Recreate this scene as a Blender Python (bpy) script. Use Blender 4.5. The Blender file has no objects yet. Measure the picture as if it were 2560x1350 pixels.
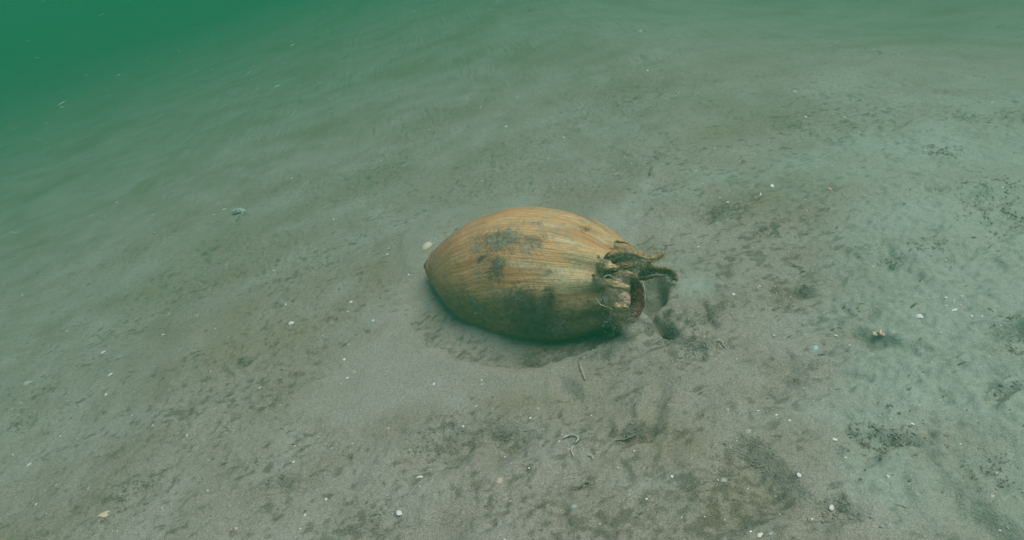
import bpy, math, random
import numpy as np
from mathutils import Vector, Matrix
random.seed(7)
rng = np.random.default_rng(11)
S = bpy.context.scene
R = math.radians

# ------------------------------------------------------------------ camera, sky, sun, exposure
CAM_H, PITCH, ROLL, FPX = 0.65, R(32.0), R(17.0), 1667.0
fwd = np.array([0, math.cos(PITCH), -math.sin(PITCH)])
upv = np.array([0, math.sin(PITCH), math.cos(PITCH)])
rgt = np.array([1.0, 0, 0])
CX = math.cos(ROLL) * rgt - math.sin(ROLL) * upv          # camera right
CY = math.sin(ROLL) * rgt + math.cos(ROLL) * upv          # camera up
CP = np.array([0, 0, CAM_H])
cam = bpy.data.cameras.new('camera')
cam.sensor_width = 36.0
cam.lens = 36.0 * FPX / 2560.0
cam.clip_start, cam.clip_end = 0.02, 300
camo = bpy.data.objects.new('camera', cam)
S.collection.objects.link(camo)
camo.matrix_world = Matrix(((CX[0], CY[0], -fwd[0], CP[0]), (CX[1], CY[1], -fwd[1], CP[1]),
                            (CX[2], CY[2], -fwd[2], CP[2]), (0, 0, 0, 1)))
S.camera = camo
cam.dof.use_dof = False

SUN_EL, SUN_AZ = R(67), R(108)        # azimuth measured clockwise from +Y (from behind, right)
w = bpy.data.worlds.new('World'); S.world = w; w.use_nodes = True
nt = w.node_tree
sky = nt.nodes.new('ShaderNodeTexSky'); sky.sky_type = 'NISHITA'; sky.sun_disc = False
sky.sun_elevation = SUN_EL; sky.sun_rotation = SUN_AZ
bg = nt.nodes['Background']; bg.inputs['Strength'].default_value = 0.13
nt.links.new(sky.outputs['Color'], bg.inputs['Color'])
sl = bpy.data.lights.new('sun', 'SUN'); sl.energy = 4.2; sl.angle = R(45); sl.color = (1.0, 0.95, 0.86)
so = bpy.data.objects.new('sun', sl); S.collection.objects.link(so)
sd = Vector((math.sin(SUN_AZ) * math.cos(SUN_EL), math.cos(SUN_AZ) * math.cos(SUN_EL), math.sin(SUN_EL)))
so.rotation_euler = sd.to_track_quat('Z', 'Y').to_euler()
so.location = (2, 2, 4)
S.view_settings.view_transform = 'Standard'; S.view_settings.look = 'None'
S.view_settings.gamma = 1; S.view_settings.exposure = 0.2
S.render.engine = 'CYCLES'
S.cycles.use_denoising = True
S.cycles.volume_bounces = 2
S.cycles.max_bounces = 6

# ------------------------------------------------------------------ helpers
def tag(o, label=None, cat=None, group=None, kind=None):
    if label: o['label'] = label
    if cat: o['category'] = cat
    if group: o['group'] = group
    if kind: o['kind'] = kind
    return o

def empty(name, loc, rz=0.0):
    o = bpy.data.objects.new(name, None); S.collection.objects.link(o)
    o.location = loc; o.rotation_euler = (0, 0, rz); o.empty_display_size = 0.02
    return o

def obj(name, me, mat=None, parent=None, loc=None):
    o = bpy.data.objects.new(name, me); S.collection.objects.link(o)
    if mat and not me.materials: me.materials.append(mat)
    if parent: o.parent = parent
    if loc is not None: o.location = loc
    return o

def np_mesh(name, V, F, smooth=True):
    V = np.asarray(V, dtype=np.float32); F = np.asarray(F, dtype=np.int32)
    me = bpy.data.meshes.new(name)
    n = F.shape[1]
    me.vertices.add(len(V)); me.vertices.foreach_set('co', V.ravel())
    me.loops.add(F.size); me.loops.foreach_set('vertex_index', F.ravel())
    me.polygons.add(len(F))
    me.polygons.foreach_set('loop_start', np.arange(0, F.size, n, dtype=np.int32))
    me.polygons.foreach_set('loop_total', np.full(len(F), n, dtype=np.int32))
    me.polygons.foreach_set('use_smooth', np.full(len(F), smooth))
    me.update(calc_edges=True)
    return me

def attr(me, name, arr):
    a = me.attributes.new(name, 'FLOAT', 'POINT'); a.data.foreach_set('value', np.asarray(arr, dtype=np.float32).ravel())

def grid_faces(nu, nv, wrap=False):
    i = np.arange(nu - 1)[:, None]; j = np.arange(nv if wrap else nv - 1)[None, :]
    j2 = (j + 1) % nv
    a = i * nv + j; b = (i + 1) * nv + j; c = (i + 1) * nv + j2; d = i * nv + j2
    return np.stack([a, b, c, d], -1).reshape(-1, 4)

_perm = rng.permutation(4096)
_g = rng.uniform(0, 2 * np.pi, 4096); _gx, _gy = np.cos(_g), np.sin(_g)
def noise2(x, y, seed=0):
    xi = np.floor(x).astype(np.int64); yi = np.floor(y).astype(np.int64)
    xf = x - xi; yf = y - yi
    u = xf**3 * (xf * (xf * 6 - 15) + 10); v = yf**3 * (yf * (yf * 6 - 15) + 10)
    def g(ix, iy, fx, fy):
        h = _perm[(_perm[(ix + seed * 17) & 4095] + iy) & 4095]
        return _gx[h] * fx + _gy[h] * fy
    n00 = g(xi, yi, xf, yf); n10 = g(xi + 1, yi, xf - 1, yf)
    n01 = g(xi, yi + 1, xf, yf - 1); n11 = g(xi + 1, yi + 1, xf - 1, yf - 1)
    return ((n00 * (1 - u) + n10 * u) * (1 - v) + (n01 * (1 - u) + n11 * u) * v) * 1.5
def fbm(x, y, o=4, seed=0):
    s = 0; a = 1.0
    for k in range(o):
        s = s + a * noise2(x * 2**k, y * 2**k, seed + k * 5); a *= 0.5
    return s
def sstep(a, b, x):
    t = np.clip((x - a) / (b - a), 0, 1); return t * t * (3 - 2 * t)

def ray(px, py):
    d = fwd + CX * ((px - 1280) / FPX) - CY * ((py - 675) / FPX)
    return d / np.linalg.norm(d)
def at0(px, py, z=0.0):
    d = ray(px, py); t = (z - CAM_H) / d[2]
    return CP + d * t

# ------------------------------------------------------------------ shape of the seabed
def poly(pts): return np.array([at0(*p)[:2] for p in pts])
def sdf(P, x, y):
    """signed distance to polygon, negative inside"""
    d = np.full(x.shape, 1e9); ins = np.zeros(x.shape, bool)
    n = len(P)
    for i in range(n):
        a = P[i]; b = P[(i + 1) % n]; e = b - a
        wx = x - a[0]; wy = y - a[1]
        t = np.clip((wx * e[0] + wy * e[1]) / (e @ e), 0, 1)
        d = np.minimum(d, np.hypot(wx - e[0] * t, wy - e[1] * t))
        c = (a[1] <= y) != (b[1] <= y)
        with np.errstate(divide='ignore', invalid='ignore'):
            xx = a[0] + (y - a[1]) / (e[1] if abs(e[1]) > 1e-9 else 1e-9) * e[0]
        ins ^= c & (x < xx)
    return np.where(ins, -d, d)

PIT = poly([(975, 720), (1010, 800), (1075, 862), (1150, 898), (1230, 913), (1310, 912), (1400, 897), (1480, 872), (1560, 835),
            (1590, 780), (1600, 700), (1560, 640), (1480, 570), (1350, 560), (1200, 590), (1090, 640), (1030, 680)])
RING = poly([(985, 640), (1000, 590), (1035, 548), (1090, 520), (1180, 498), (1300, 485), (1420, 490), (1530, 530), (1600, 590),
             (1550, 660), (1300, 640), (1150, 650), (1060, 690)])
HOL1 = poly([(1598, 700), (1640, 680), (1672, 690), (1668, 745), (1645, 770), (1660, 800), (1690, 845), (1660, 838), (1630, 810), (1612, 780), (1602, 740)])
HOL2 = poly([(1740, 745), (1765, 750), (1785, 775), (1805, 790), (1795, 815), (1765, 800), (1750, 780)])
LUMP = poly([(1672, 765), (1720, 770), (1760, 810), (1800, 850), (1780, 880), (1720, 870), (1680, 830)])
FOOT = poly([(1062, 668), (1130, 748), (1240, 835), (1370, 864), (1500, 846), (1585, 790), (1560, 620), (1200, 545)])
SMOOTH = poly([(900, 850), (1010, 800), (1075, 862), (1150, 898), (1300, 915), (1420, 900), (1400, 960), (1250, 980), (1080, 1010), (900, 1080), (760, 1000)])
# px, py, radius along, radius across (m), turn, depth (m; + is a dent)
DENTS = [(607, 905, .016, .011, .3, .016), (46, 1060, .022, .016, .6, .014), (235, 838, .016, .012, 0, .006),
         (1590, 1088, .024, .010, .5, .020), (1545, 1100, .03, .006, .2, .008), (1640, 1020, .05, .014, 1.1, .010),
         (2176, 838, .020, .013, -.5, .016), (2235, 860, .03, .012, -.4, .010), (2545, 845, .04, .02, .1, .03), (2420, 870, .05, .006, -.1, .006),
         (2520, 985, .02, .008, .3, .012), (2210, 1088, .035, .012, -.5, .012), (2175, 1120, .02, .01, 0, .008), (2095, 1285, .02, .012, 0, .012),
         (1963, 293, .03, .016, 0, .012), (2410, 293, .03, .02, 0, .01), (2240, 270, .08, .015, .4, .01), (2005, 725, .014, .010, 0, .014),
         (1790, 540, .035, .014, .2, .010), (1910, 578, .02, .01, .2, .008), (1270, 1095, .03, .025, .4, .012), (1340, 1070, .06, .03, .2, .008),
         (1060, 850, .03, .012, -.6, .006), (1110, 1110, .05, .03, .2, .012), (690, 1215, .025, .012, .2, .01), (320, 1250, .05, .016, .2, .012),
         (925, 1310, .05, .016, .1, .014), (1240, 1070, .02, .015, 0, .008), (1850, 1160, .03, .04, .2, .012), (1500, 1000, .05, .035, .1, .010),
         (1870, 1255, .04, .02, 0, .012), (2480, 470, .05, .02, 0, .012), (2510, 545, .05, .02, .2, .014), (640, 412, .03, .02, 0, .01),
         (520, 470, .04, .02, 0, .008), (1040, 1345, .1, .03, .1, .012), (1345, 905, .02, .006, .2, .005), (2230, 650, .02, .03, .4, .010),
         (1415, 960, .012, .03, .2, .010), (1945, 930, .04, .015, .2, .008), (1960, 975, .04, .02, -.2, .009), (2465, 1305, .02, .05, .1, .012),
         (1960, 1230, .02, .06, .2, .011), (2120, 760, .012, .01, 0, -.006), (530, 625, .022, .02, 0, -.010), (600, 531, .02, .014, 0, -.010)]
DW = [(at0(a, b)[:2], *r) for a, b, *r in DENTS]
def height(x, y):
    shp = x.shape; x = np.asarray(x, float); y = np.asarray(y, float)
    wx = x + .012 * noise2(x * 18, y * 18, 90); wy = y + .012 * noise2(x * 18, y * 18, 91)
    z = 0.012 * fbm(x * 2.0 + 3, y * 2.4 + 1, 3, 1)
    rr = np.hypot(x, y)
    z = z - 0.13 * sstep(.25, 1.9, x) * np.clip(x, 0, 3) * .85 * (1 - sstep(6, 12, rr)) - .10 * sstep(.3, 1.6, x) * sstep(1.0, 2.6, y) * (1 - sstep(6, 12, rr))       # the bed falls away to the right
    z = z + 0.15 * fbm(x * .25, y * .25, 2, 44) * sstep(5, 12, rr)
    q = (y * .96 - x * .28) - 1.25; z = z - .035 * np.clip(.5 * (q + np.sqrt(q * q + .06)), 0, 9)      # and slopes down into the murk
    rough = .55 + .9 * sstep(-.25, .45, noise2(x * 3.1, y * 3.1, 30))
    near = (rr < 4.5)
    pit = sdf(PIT, wx, wy); ring = sdf(RING, wx, wy)
    calm = 1 - .85 * sstep(.02, -.03, sdf(SMOOTH, wx, wy)) 
    calm = np.minimum(calm, 1 - .8 * sstep(.03, -.02, ring))
    z = z + 0.0030 * fbm(x * 13, y * 15, 3, 12) * (.4 + .6 * calm)
    n = noise2(x * 48, y * 60, 20)
    z = z + (0.0016 * n + .0016 * noise2(x * 105, y * 120, 25) + .0014 * noise2(x * 190, y * 210, 26)) * rough * calm
    cl = sstep(.30, .75, noise2(x * 21, y * 27, 33) + .5 * noise2(x * 60, y * 75, 34))
    z = z - .0038 * cl * rough * calm
    p = sstep(.003, -.018, pit) * (.25 + .75 * sstep(-.16, .06, x))
    z = z - .025 * p
    lip = np.exp(-((pit - .012) / .016)**2); z = z + .016 * lip * sstep(-.1, .3, .85 - y)
    z = z + .004 * sstep(.004, -.012, ring) * (1 - p)
    fo = sdf(FOOT, wx, wy); z = z - .012 * np.exp(-((fo - .045) / .022)**2) * sstep(-.16, .0, x) * sstep(.9, .7, y); z = z + (.010 + .012 * sstep(.0, -.13, x)) * np.exp(-((fo + .006) / .026)**2) * sstep(1.05, .8, y)
    h1 = sdf(HOL1, wx, wy); z = z - .034 * sstep(.003, -.014, h1)
    h2 = sdf(HOL2, wx, wy); z = z - .014 * sstep(.003, -.012, h2)
    lp = sdf(LUMP, wx, wy); z = z + (.010 + .006 * noise2(x * 55, y * 55, 61)) * sstep(.012, -.012, lp)
    for (c, ra, rb, an, dep) in DW:
        dx = wx - c[0]; dy = wy - c[1]
        u = (dx * math.cos(an) + dy * math.sin(an)) / ra; v = (-dx * math.sin(an) + dy * math.cos(an)) / rb
        q = u * u + v * v
        z = z - dep * np.exp(-q**1.4 * .9) + .18 * dep * np.exp(-(np.sqrt(q) - 1.6)**2 * 4)
    return z
def hz(x, y):
    """height of the built bed, read from its grid"""
    i = int(np.clip(np.searchsorted(gx, x) - 1, 0, len(gx) - 2)); j = int(np.clip(np.searchsorted(gy, y) - 1, 0, len(gy) - 2))
    u = (x - gx[i]) / (gx[i + 1] - gx[i]); v = (y - gy[j]) / (gy[j + 1] - gy[j])
    return float((GZ[i, j] * (1 - u) + GZ[i + 1, j] * u) * (1 - v) + (GZ[i, j + 1] * (1 - u) + GZ[i + 1, j + 1] * u) * v)
def at(px, py):
    d = ray(px, py); t = .3; h = .02
    while t < 12:
        p = CP + d * t
        if p[2] < hz(p[0], p[1]): break
        t += h; h = .01 + t * .01
    a, b = t - h, t
    for _ in range(14):
        m = (a + b) / 2; p = CP + d * m
        if p[2] < hz(p[0], p[1]): b = m
        else: a = m
    p = CP + d * b
    return np.array([p[0], p[1], hz(p[0], p[1])])

# ------------------------------------------------------------------ materials
class NT:
    def __init__(s, name):
        s.m = bpy.data.materials.new(name); s.m.use_nodes = True; s.t = s.m.node_tree
        s.b = s.t.nodes['Principled BSDF']
    def n(s, typ, **kw):
        nd = s.t.nodes.new(typ)
        for k, v in kw.items():
            if hasattr(nd, k): setattr(nd, k, v)
        return nd
    def l(s, a, b): s.t.links.new(a, b)
    def noise(s, vec, scale, detail=3, rough=.55):
        n = s.n('ShaderNodeTexNoise'); n.inputs['Scale'].default_value = scale
        n.inputs['Detail'].default_value = detail; n.inputs['Roughness'].default_value = rough
        if vec is not None: s.l(vec, n.inputs['Vector'])
        return n.outputs['Fac']
    def ramp(s, fac, stops, interp='LINEAR'):
        r = s.n('ShaderNodeValToRGB'); cr = r.color_ramp; cr.interpolation = interp
        while len(cr.elements) < len(stops): cr.elements.new(.5)
        for e, (p, c) in zip(cr.elements, stops):
            e.position = p; e.color = (*c, 1) if len(c) == 3 else c
        s.l(fac, r.inputs['Fac']); return r.outputs['Color']
    def g(s, fac, a, b):      # clamp ramp to 0..1 scalar
        r = s.n('ShaderNodeMapRange'); r.interpolation_type = 'SMOOTHSTEP'
        r.inputs['From Min'].default_value = a; r.inputs['From Max'].default_value = b
        s.l(fac, r.inputs['Value']); return r.outputs['Result']
    def mix(s, fac, a, b, mode='MIX'):
        m = s.n('ShaderNodeMix', data_type='RGBA', blend_type=mode)
        for sock, v in ((m.inputs['Factor'], fac), (m.inputs['A'] if False else m.inputs[6], a), (m.inputs[7], b)):
            if isinstance(v, (int, float)): sock.default_value = v
            elif isinstance(v, tuple): sock.default_value = (*v, 1)
            else: s.l(v, sock)
        return m.outputs[2]
    def math(s, op, a, b=0.0, c=0.0):
        m = s.n('ShaderNodeMath', operation=op)
        for i, v in enumerate((a, b, c)):
            if isinstance(v, (int, float)): m.inputs[i].default_value = v
            else: s.l(v, m.inputs[i])
        return m.outputs[0]
    def attr(s, name):
        a = s.n('ShaderNodeAttribute', attribute_name=name); return a.outputs['Fac']
    def bump(s, h, dist, strength=1.0, nrm=None):
        b = s.n('ShaderNodeBump'); b.inputs['Distance'].default_value = dist; b.inputs['Strength'].default_value = strength
        s.l(h, b.inputs['Height'])
        if nrm is not None: s.l(nrm, b.inputs['Normal'])
        return b.outputs['Normal']
    def end(s, col, nrm=None, rough=.9, spec=.2):
        if isinstance(col, tuple): s.b.inputs['Base Color'].default_value = (*col, 1)
        else: s.l(col, s.b.inputs['Base Color'])
        if isinstance(rough, (int, float)): s.b.inputs['Roughness'].default_value = rough
        else: s.l(rough, s.b.inputs['Roughness'])
        s.b.inputs['Specular IOR Level'].default_value = spec
        if nrm is not None: s.l(nrm, s.b.inputs['Normal'])
        return s.m
    def objco(s): return s.n('ShaderNodeTexCoord').outputs['Object']

def mat_sand():
    t = NT('silty_sand'); co = t.objco()
    big = t.noise(co, 2.3, 3); mid = t.noise(co, 11, 4); fine = t.noise(co, 60, 5, .65); grain = t.noise(co, 700, 3, .7)
    base = t.ramp(mid, [(.25, (.25, .220, .172)), (.5, (.308, .286, .24)), (.78, (.37, .357, .315))])
    base = t.mix(t.g(big, .42, .68), base, (.255, .225, .165))
    pale = t.attr('pale')
    base = t.mix(t.math('MULTIPLY', pale, .6), base, (.40, .39, .35))
    # dark organic floc: own ragged shapes
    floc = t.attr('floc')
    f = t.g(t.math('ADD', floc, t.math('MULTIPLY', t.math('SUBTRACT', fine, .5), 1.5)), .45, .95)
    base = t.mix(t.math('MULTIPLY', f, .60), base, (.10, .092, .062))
    gr = t.g(grain, .38, .62)
    base = t.mix(.65, base, t.mix(gr, (.10, .095, .08), (.66, .64, .60)), 'SOFT_LIGHT')
    mot = t.noise(co, 260, 4, .75)
    base = t.mix(t.math('MULTIPLY', t.g(mot, .50, .62), .35), base, (.12, .11, .085))
    film_glow = t.attr('film_glow')  # teal film patches, plus the bright right-hand glow painted into the sand colour
    fm = t.math('MULTIPLY', t.g(t.math('ADD', t.math('SUBTRACT', film_glow, .08), t.math('MULTIPLY', t.math('SUBTRACT', mid, .5), 1.6)), -.25, 1.5), .55)
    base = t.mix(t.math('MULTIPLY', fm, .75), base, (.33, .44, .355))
    wn = t.noise(co, 620, 1); sp = t.g(wn, .735, .77)
    base = t.mix(t.math('MULTIPLY', sp, .5), base, (.6, .58, .5))
    h = t.math('ADD', t.math('MULTIPLY', t.noise(co, 170, 4, .7), 1.0), t.math('MULTIPLY', grain, .35))
    n = t.bump(h, .0035, .85)
    return t.end(base, n, .95, .1)

def mat_shell():
    t = NT('snail_shell'); 
    u = t.attr('su'); th = t.attr('sth')
    cb = t.n('ShaderNodeCombineXYZ'); t.l(t.math('MULTIPLY', u, 1.0), cb.inputs[0]); t.l(th, cb.inputs[1])
    co = t.objco()
    wob = t.noise(co, 14, 2)
    th2 = t.math('ADD', t.attr('slin'), t.math('MULTIPLY', t.math('SUBTRACT', wob, .5), .10))
    def sv(su, st):
        c = t.n('ShaderNodeCombineXYZ'); t.l(t.math('MULTIPLY', u, su), c.inputs[0]); t.l(t.math('MULTIPLY', th2, st), c.inputs[1]); return c.outputs[0]
    s1 = t.noise(sv(3.2, 34), 1.0, 5, .75)     # growth lines
    s2 = t.noise(sv(6, 110), 1.0, 3, .7)
    s3 = t.noise(sv(2.6, 5.0), 1.0, 4, .65)     # broad bands
    bl = t.noise(sv(9, 7), 1.0, 3, .6)        # blotches
    f0 = t.math('MULTIPLY', t.math('SUBTRACT', u, .62), .14)
    f = t.math('ADD', t.math('ADD', f0, t.math('MULTIPLY', s1, .55)), t.math('ADD', t.math('MULTIPLY', s3, .45), t.math('MULTIPLY', s2, .25)))
    col = t.ramp(f, [(.45, (.31, .125, .05)), (.56, (.46, .225, .095)), (.66, (.55, .335, .15)), (.74, (.60, .45, .23)), (.84, (.66, .59, .38))])
    cream = t.attr('cream')
    mott = t.noise(co, 42, 4, .7)
    col = t.mix(t.math('MULTIPLY', t.g(mott, .50, .64), .55), col, (.33, .27, .165))
    cf = t.g(t.math('ADD', cream, t.math('MULTIPLY', t.math('SUBTRACT', bl, .5), 1.6)), .35, .75)
    col = t.mix(t.math('MULTIPLY', cf, .75), col, t.ramp(s1, [(.35, (.36, .25, .10)), (.55, (.60, .53, .32)), (.7, (.70, .66, .48))]))
    dk = t.g(s2, .52, .36)
    col = t.mix(t.math('MULTIPLY', dk, .5), col, (.20, .095, .04))
    # brown-olive algal stain low on the whorl
    fine = t.noise(co, 90, 5, .7); mid = t.noise(co, 26, 4, .65)
    al = t.g(t.math('ADD', t.attr('algae'), t.math('MULTIPLY', t.math('SUBTRACT', mid, .5), 1.0)), .30, .85)
    col = t.mix(t.math('MULTIPLY', al, .82), col, t.mix(t.g(fine, .4, .62), (.14, .095, .042), (.29, .20, .095)))
    # grey silt dust
    dust = t.g(t.math('ADD', t.noise(co, 150, 4, .75), t.math('MULTIPLY', t.math('SUBTRACT', mid, .5), .9)), .50, .68)
    col = t.mix(t.math('MULTIPLY', dust, .55), col, (.27, .235, .15))
    si = t.g(t.math('ADD', t.attr('silt'), t.math('ADD', t.math('MULTIPLY', t.math('SUBTRACT', fine, .5), 1.3), t.math('MULTIPLY', t.math('SUBTRACT', mid, .5), 1.4))), .28, .82)
    col = t.mix(t.math('MULTIPLY', si, .85), col, t.mix(t.g(fine, .38, .6), (.12, .115, .085), (.25, .235, .175)))
    bk = t.g(t.math('ADD', t.attr('black'), t.math('MULTIPLY', t.math('SUBTRACT', fine, .5), 1.6)), .40, .72)
    col = t.mix(t.math('MULTIPLY', bk, .8), col, (.06, .045, .03))
    sp = t.g(t.noise(co, 420, 2), .68, .74)
    col = t.mix(t.math('MULTIPLY', sp, .45), col, (.55, .5, .38))
    h = t.math('ADD', t.math('MULTIPLY', s1, 1.0), t.math('MULTIPLY', s2, .6))
    n = t.bump(h, .0016, .8)
    n = t.bump(t.noise(co, 48, 4, .7), .006, .6, n)
    n = t.bump(t.math('ADD', t.math('MULTIPLY', fine, t.math('ADD', .25, si)), t.math('MULTIPLY', t.noise(co, 500, 3, .7), .15)), .0035, .9, n)
    return t.end(col, n, .82, .25)

def mat_simple(name, c1, c2, scale=60, bump=.001, rough=.9, spec=.2):
    t = NT(name); co = t.objco(); n = t.noise(co, scale, 4, .65)
    col = t.mix(t.g(n, .35, .65), c1, c2)
    return t.end(col, t.bump(t.noise(co, scale * 3, 3), bump, .8), rough, spec)

M_sand = mat_sand()
M_shell = mat_shell()
M_spine = mat_simple('spine_shell', (.14, .085, .04), (.40, .27, .14), 70, .005)
M_spine_pale = mat_simple('spine_pale', (.24, .15, .07), (.56, .42, .24), 90, .005)
M_proto = mat_simple('protoconch_shell', (.40, .25, .17), (.62, .44, .33), 120, .0008, .6, .4)
M_foot = mat_simple('foot_skin', (.05, .012, .008), (.22, .045, .03), 160, .004, .6, .4)
M_fuzz = mat_simple('grey_fuzz', (.12, .12, .085), (.27, .26, .19), 50, .001)
M_fuzz_d = mat_simple('dark_fuzz', (.13, .13, .08), (.28, .265, .18), 50, .001)
M_fuzz_p = mat_simple('pale_fuzz', (.26, .22, .16), (.48, .42, .34), 50, .001)
M_debris = mat_simple('debris', (.15, .138, .10), (.27, .25, .195), 90, .002)
M_debris2 = mat_simple('debris_brown', (.10, .085, .06), (.24, .21, .155), 90, .002)
M_white = mat_simple('white_shell', (.62, .60, .52), (.85, .85, .80), 150, .0006, .6, .4)
M_cream = mat_simple('cream_shell', (.45, .37, .24), (.72, .64, .46), 150, .0006, .6, .4)
M_dusty = mat_simple('dusty_shell', (.30, .31, .27), (.48, .50, .44), 90, .0006, .8, .2)
M_teal = mat_simple('teal_shell', (.34, .50, .45), (.45, .62, .56), 90, .0006, .6, .3)
M_pink = mat_simple('pink_shell', (.50, .22, .16), (.72, .60, .50), 170, .0006, .6, .3)
M_twig = mat_simple('strand', (.34, .30, .21), (.52, .48, .37), 90, .0006, .8, .2)
M_silted = mat_simple('silted_stick', (.28, .25, .205), (.38, .35, .30), 200, .002)
M_snow = mat_simple('floc', (.30, .34, .30), (.42, .45, .40), 90, .0006, .9, .1)

# ------------------------------------------------------------------ seabed
def axis(lo, hi, step, far, ratio=1.035):
    core = np.arange(lo, hi, step); a = []; d = step; p = hi
    while p < far: a.append(p); d *= ratio; p += d
    b = []; d = step; p = lo - step
    while p > -far: b.append(p); d *= ratio; p -= d
    return np.concatenate([b[::-1], core, a])
gx = axis(-1.0, 1.25, .0034, 45); gy = axis(0.12, 1.85, .0034, 45)
GX, GY = np.meshgrid(gx, gy, indexing='ij')
GZ = height(GX, GY)
V = np.stack([GX, GY, GZ], -1).reshape(-1, 3)
me = np_mesh('seabed', V, grid_faces(len(gx), len(gy))[:, ::1])
me.polygons.foreach_set('use_smooth', np.ones(len(me.polygons), bool))
sm = sdf(SMOOTH, GX, GY); pr = sdf(RING, GX, GY); pp = sdf(PIT, GX, GY)
clean = np.clip((sstep(.03, -.02, sm) + .6 * sstep(.03, -.02, pr)) * (1 - sstep(.002, -.006, pp)), 0, 1)
fl = .39 + .24 * noise2(GX * 14, GY * 20, 51) + .28 * noise2(GX * 38, GY * 60, 52) + .50 * noise2(GX * 85, GY * 120, 54) + .22 * noise2(GX * 3, GY * 3, 53)
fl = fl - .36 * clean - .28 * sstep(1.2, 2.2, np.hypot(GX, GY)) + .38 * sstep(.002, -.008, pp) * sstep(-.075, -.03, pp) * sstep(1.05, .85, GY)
FLOC = [(1270, 1095, .03), (1340, 1070, .04), (1110, 1110, .05), (1080, 1070, .04), (320, 1255, .05), (925, 1310, .05), (480, 895, .04), (560, 985, .04), (330, 810, .03),
        (1790, 535, .035), (1840, 540, .03), (1345, 830, .03), (1720, 850, .04), (1950, 940, .05), (1920, 1110, .05), (2200, 1095, .03), (2480, 465, .05), (2520, 535, .05),
        (2340, 380, .05), (2430, 930, .03), (1960, 295, .03), (2410, 290, .035), (640, 415, .03), (520, 470, .035), (530, 625, .028), (1320, 490, .05), (1600, 640, .03),
        (1500, 880, .05), (1330, 890, .04), (1120, 800, .03), (1070, 750, .04), (1110, 560, .03), (1350, 540, .01), (1870, 1250, .05), (1750, 1210, .05),
        (1400, 1350, .06), (2480, 1180, .03), (2240, 270, .06), (1680, 470, .04), (1430, 690, .01), (1230, 1100, .05), (750, 1100, .05), (700, 690, .05), (800, 640, .04),
        (850, 650, .04), (1170, 1040, .03), (1240, 1000, .04), (1440, 960, .03), (1690, 820, .04), (1600, 880, .03), (1540, 880, .04)]
for a, b, r in FLOC:
    c = at0(a, b); fl = fl + .13 * np.exp(-((GX - c[0])**2 + ((GY - c[1]) * 1.3)**2) / (r * r))
attr(me, 'floc', fl)
film_glow = -.4 + .55 * noise2(GX * 4, GY * 5, 71)
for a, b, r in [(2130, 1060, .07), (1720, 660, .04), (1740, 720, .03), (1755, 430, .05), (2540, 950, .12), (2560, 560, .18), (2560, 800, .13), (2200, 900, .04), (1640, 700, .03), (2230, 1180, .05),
                (810, 1330, .03), (2400, 330, .2), (2540, 1290, .08), (1470, 315, .03), (2700, 700, .38), (2700, 1000, .30), (2800, 350, .6), (2500, 250, .5)]:  # broad blobs on the right paint the glow there, small ones are teal film
    c = at0(a, b); film_glow = film_glow + (.75 if r < .2 else .6) * np.exp(-((GX - c[0])**2 + (GY - c[1])**2) / (r * r))
attr(me, 'film_glow', film_glow)
pale = .25 + .5 * noise2(GX * 5, GY * 6, 81) + .5 * clean + .55 * sstep(.3, 1.1, GX)  # random and smooth pale sand; the rise to the right is painted brightness
attr(me, 'pale', np.clip(pale, 0, 1))
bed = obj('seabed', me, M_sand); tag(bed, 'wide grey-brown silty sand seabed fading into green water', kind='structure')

# ------------------------------------------------------------------ the big snail
# axis of the shell: tip (left) to crown (right)
T0 = at0(1064, 664, .020); E0 = at0(1592, 704, .060)
AX = E0 - T0; LEN = np.linalg.norm(AX); AX /= LEN
mid = (T0 + E0) / 2; vw = CP - mid; vw /= np.linalg.norm(vw)
E2 = vw - (vw @ AX) * AX; E2 /= np.linalg.norm(E2)          # towards the viewer's side
E1 = np.cross(E2, AX)                                        # upper side of the whorl
if E1[2] < 0: E1 = -E1
root = empty('sea_snail', (float(mid[0]), float(mid[1]), hz(mid[0], mid[1])))
tag(root, 'large orange-brown striped sea snail with a crown of spines, half sunk in the sand', 'sea snail')
RO = np.array(root.location)
PS = np.array([0, .02, .05, .1, .17, .25, .35, .47, .58, .68, .77, .84, .90, .93])
PR = np.array([.002, .012, .024, .040, .061, .082, .102, .112, .114, .109, .100, .088, .072, .060])
def prof(s): 
    # smooth interpolation
    k = np.interp(s, PS, PR)
    for d in (.012, .024): k = k + np.interp(s - d, PS, PR) + np.interp(s + d, PS, PR)
    return k / 5 * (s > .004) + (s <= .004) * .006
def frame(s, th, r):
    c = T0[None, :] + (s[..., None] * LEN) * AX
    c = c + (-0.005 * np.sin(np.pi * np.clip(s, 0, 1)))[..., None] * E1
    return c + (np.cos(th) * r)[..., None] * E1 + (np.sin(th) * r)[..., None] * E2
ns, nth = 420, 620
s1 = np.concatenate([np.linspace(0, .93, ns), np.linspace(.93, .93, 1)])[:ns]
thv = np.linspace(0, 2 * np.pi, nth, endpoint=False)
SS, TH = np.meshgrid(s1, thv, indexing='ij')
rr_ = prof(SS)
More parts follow.
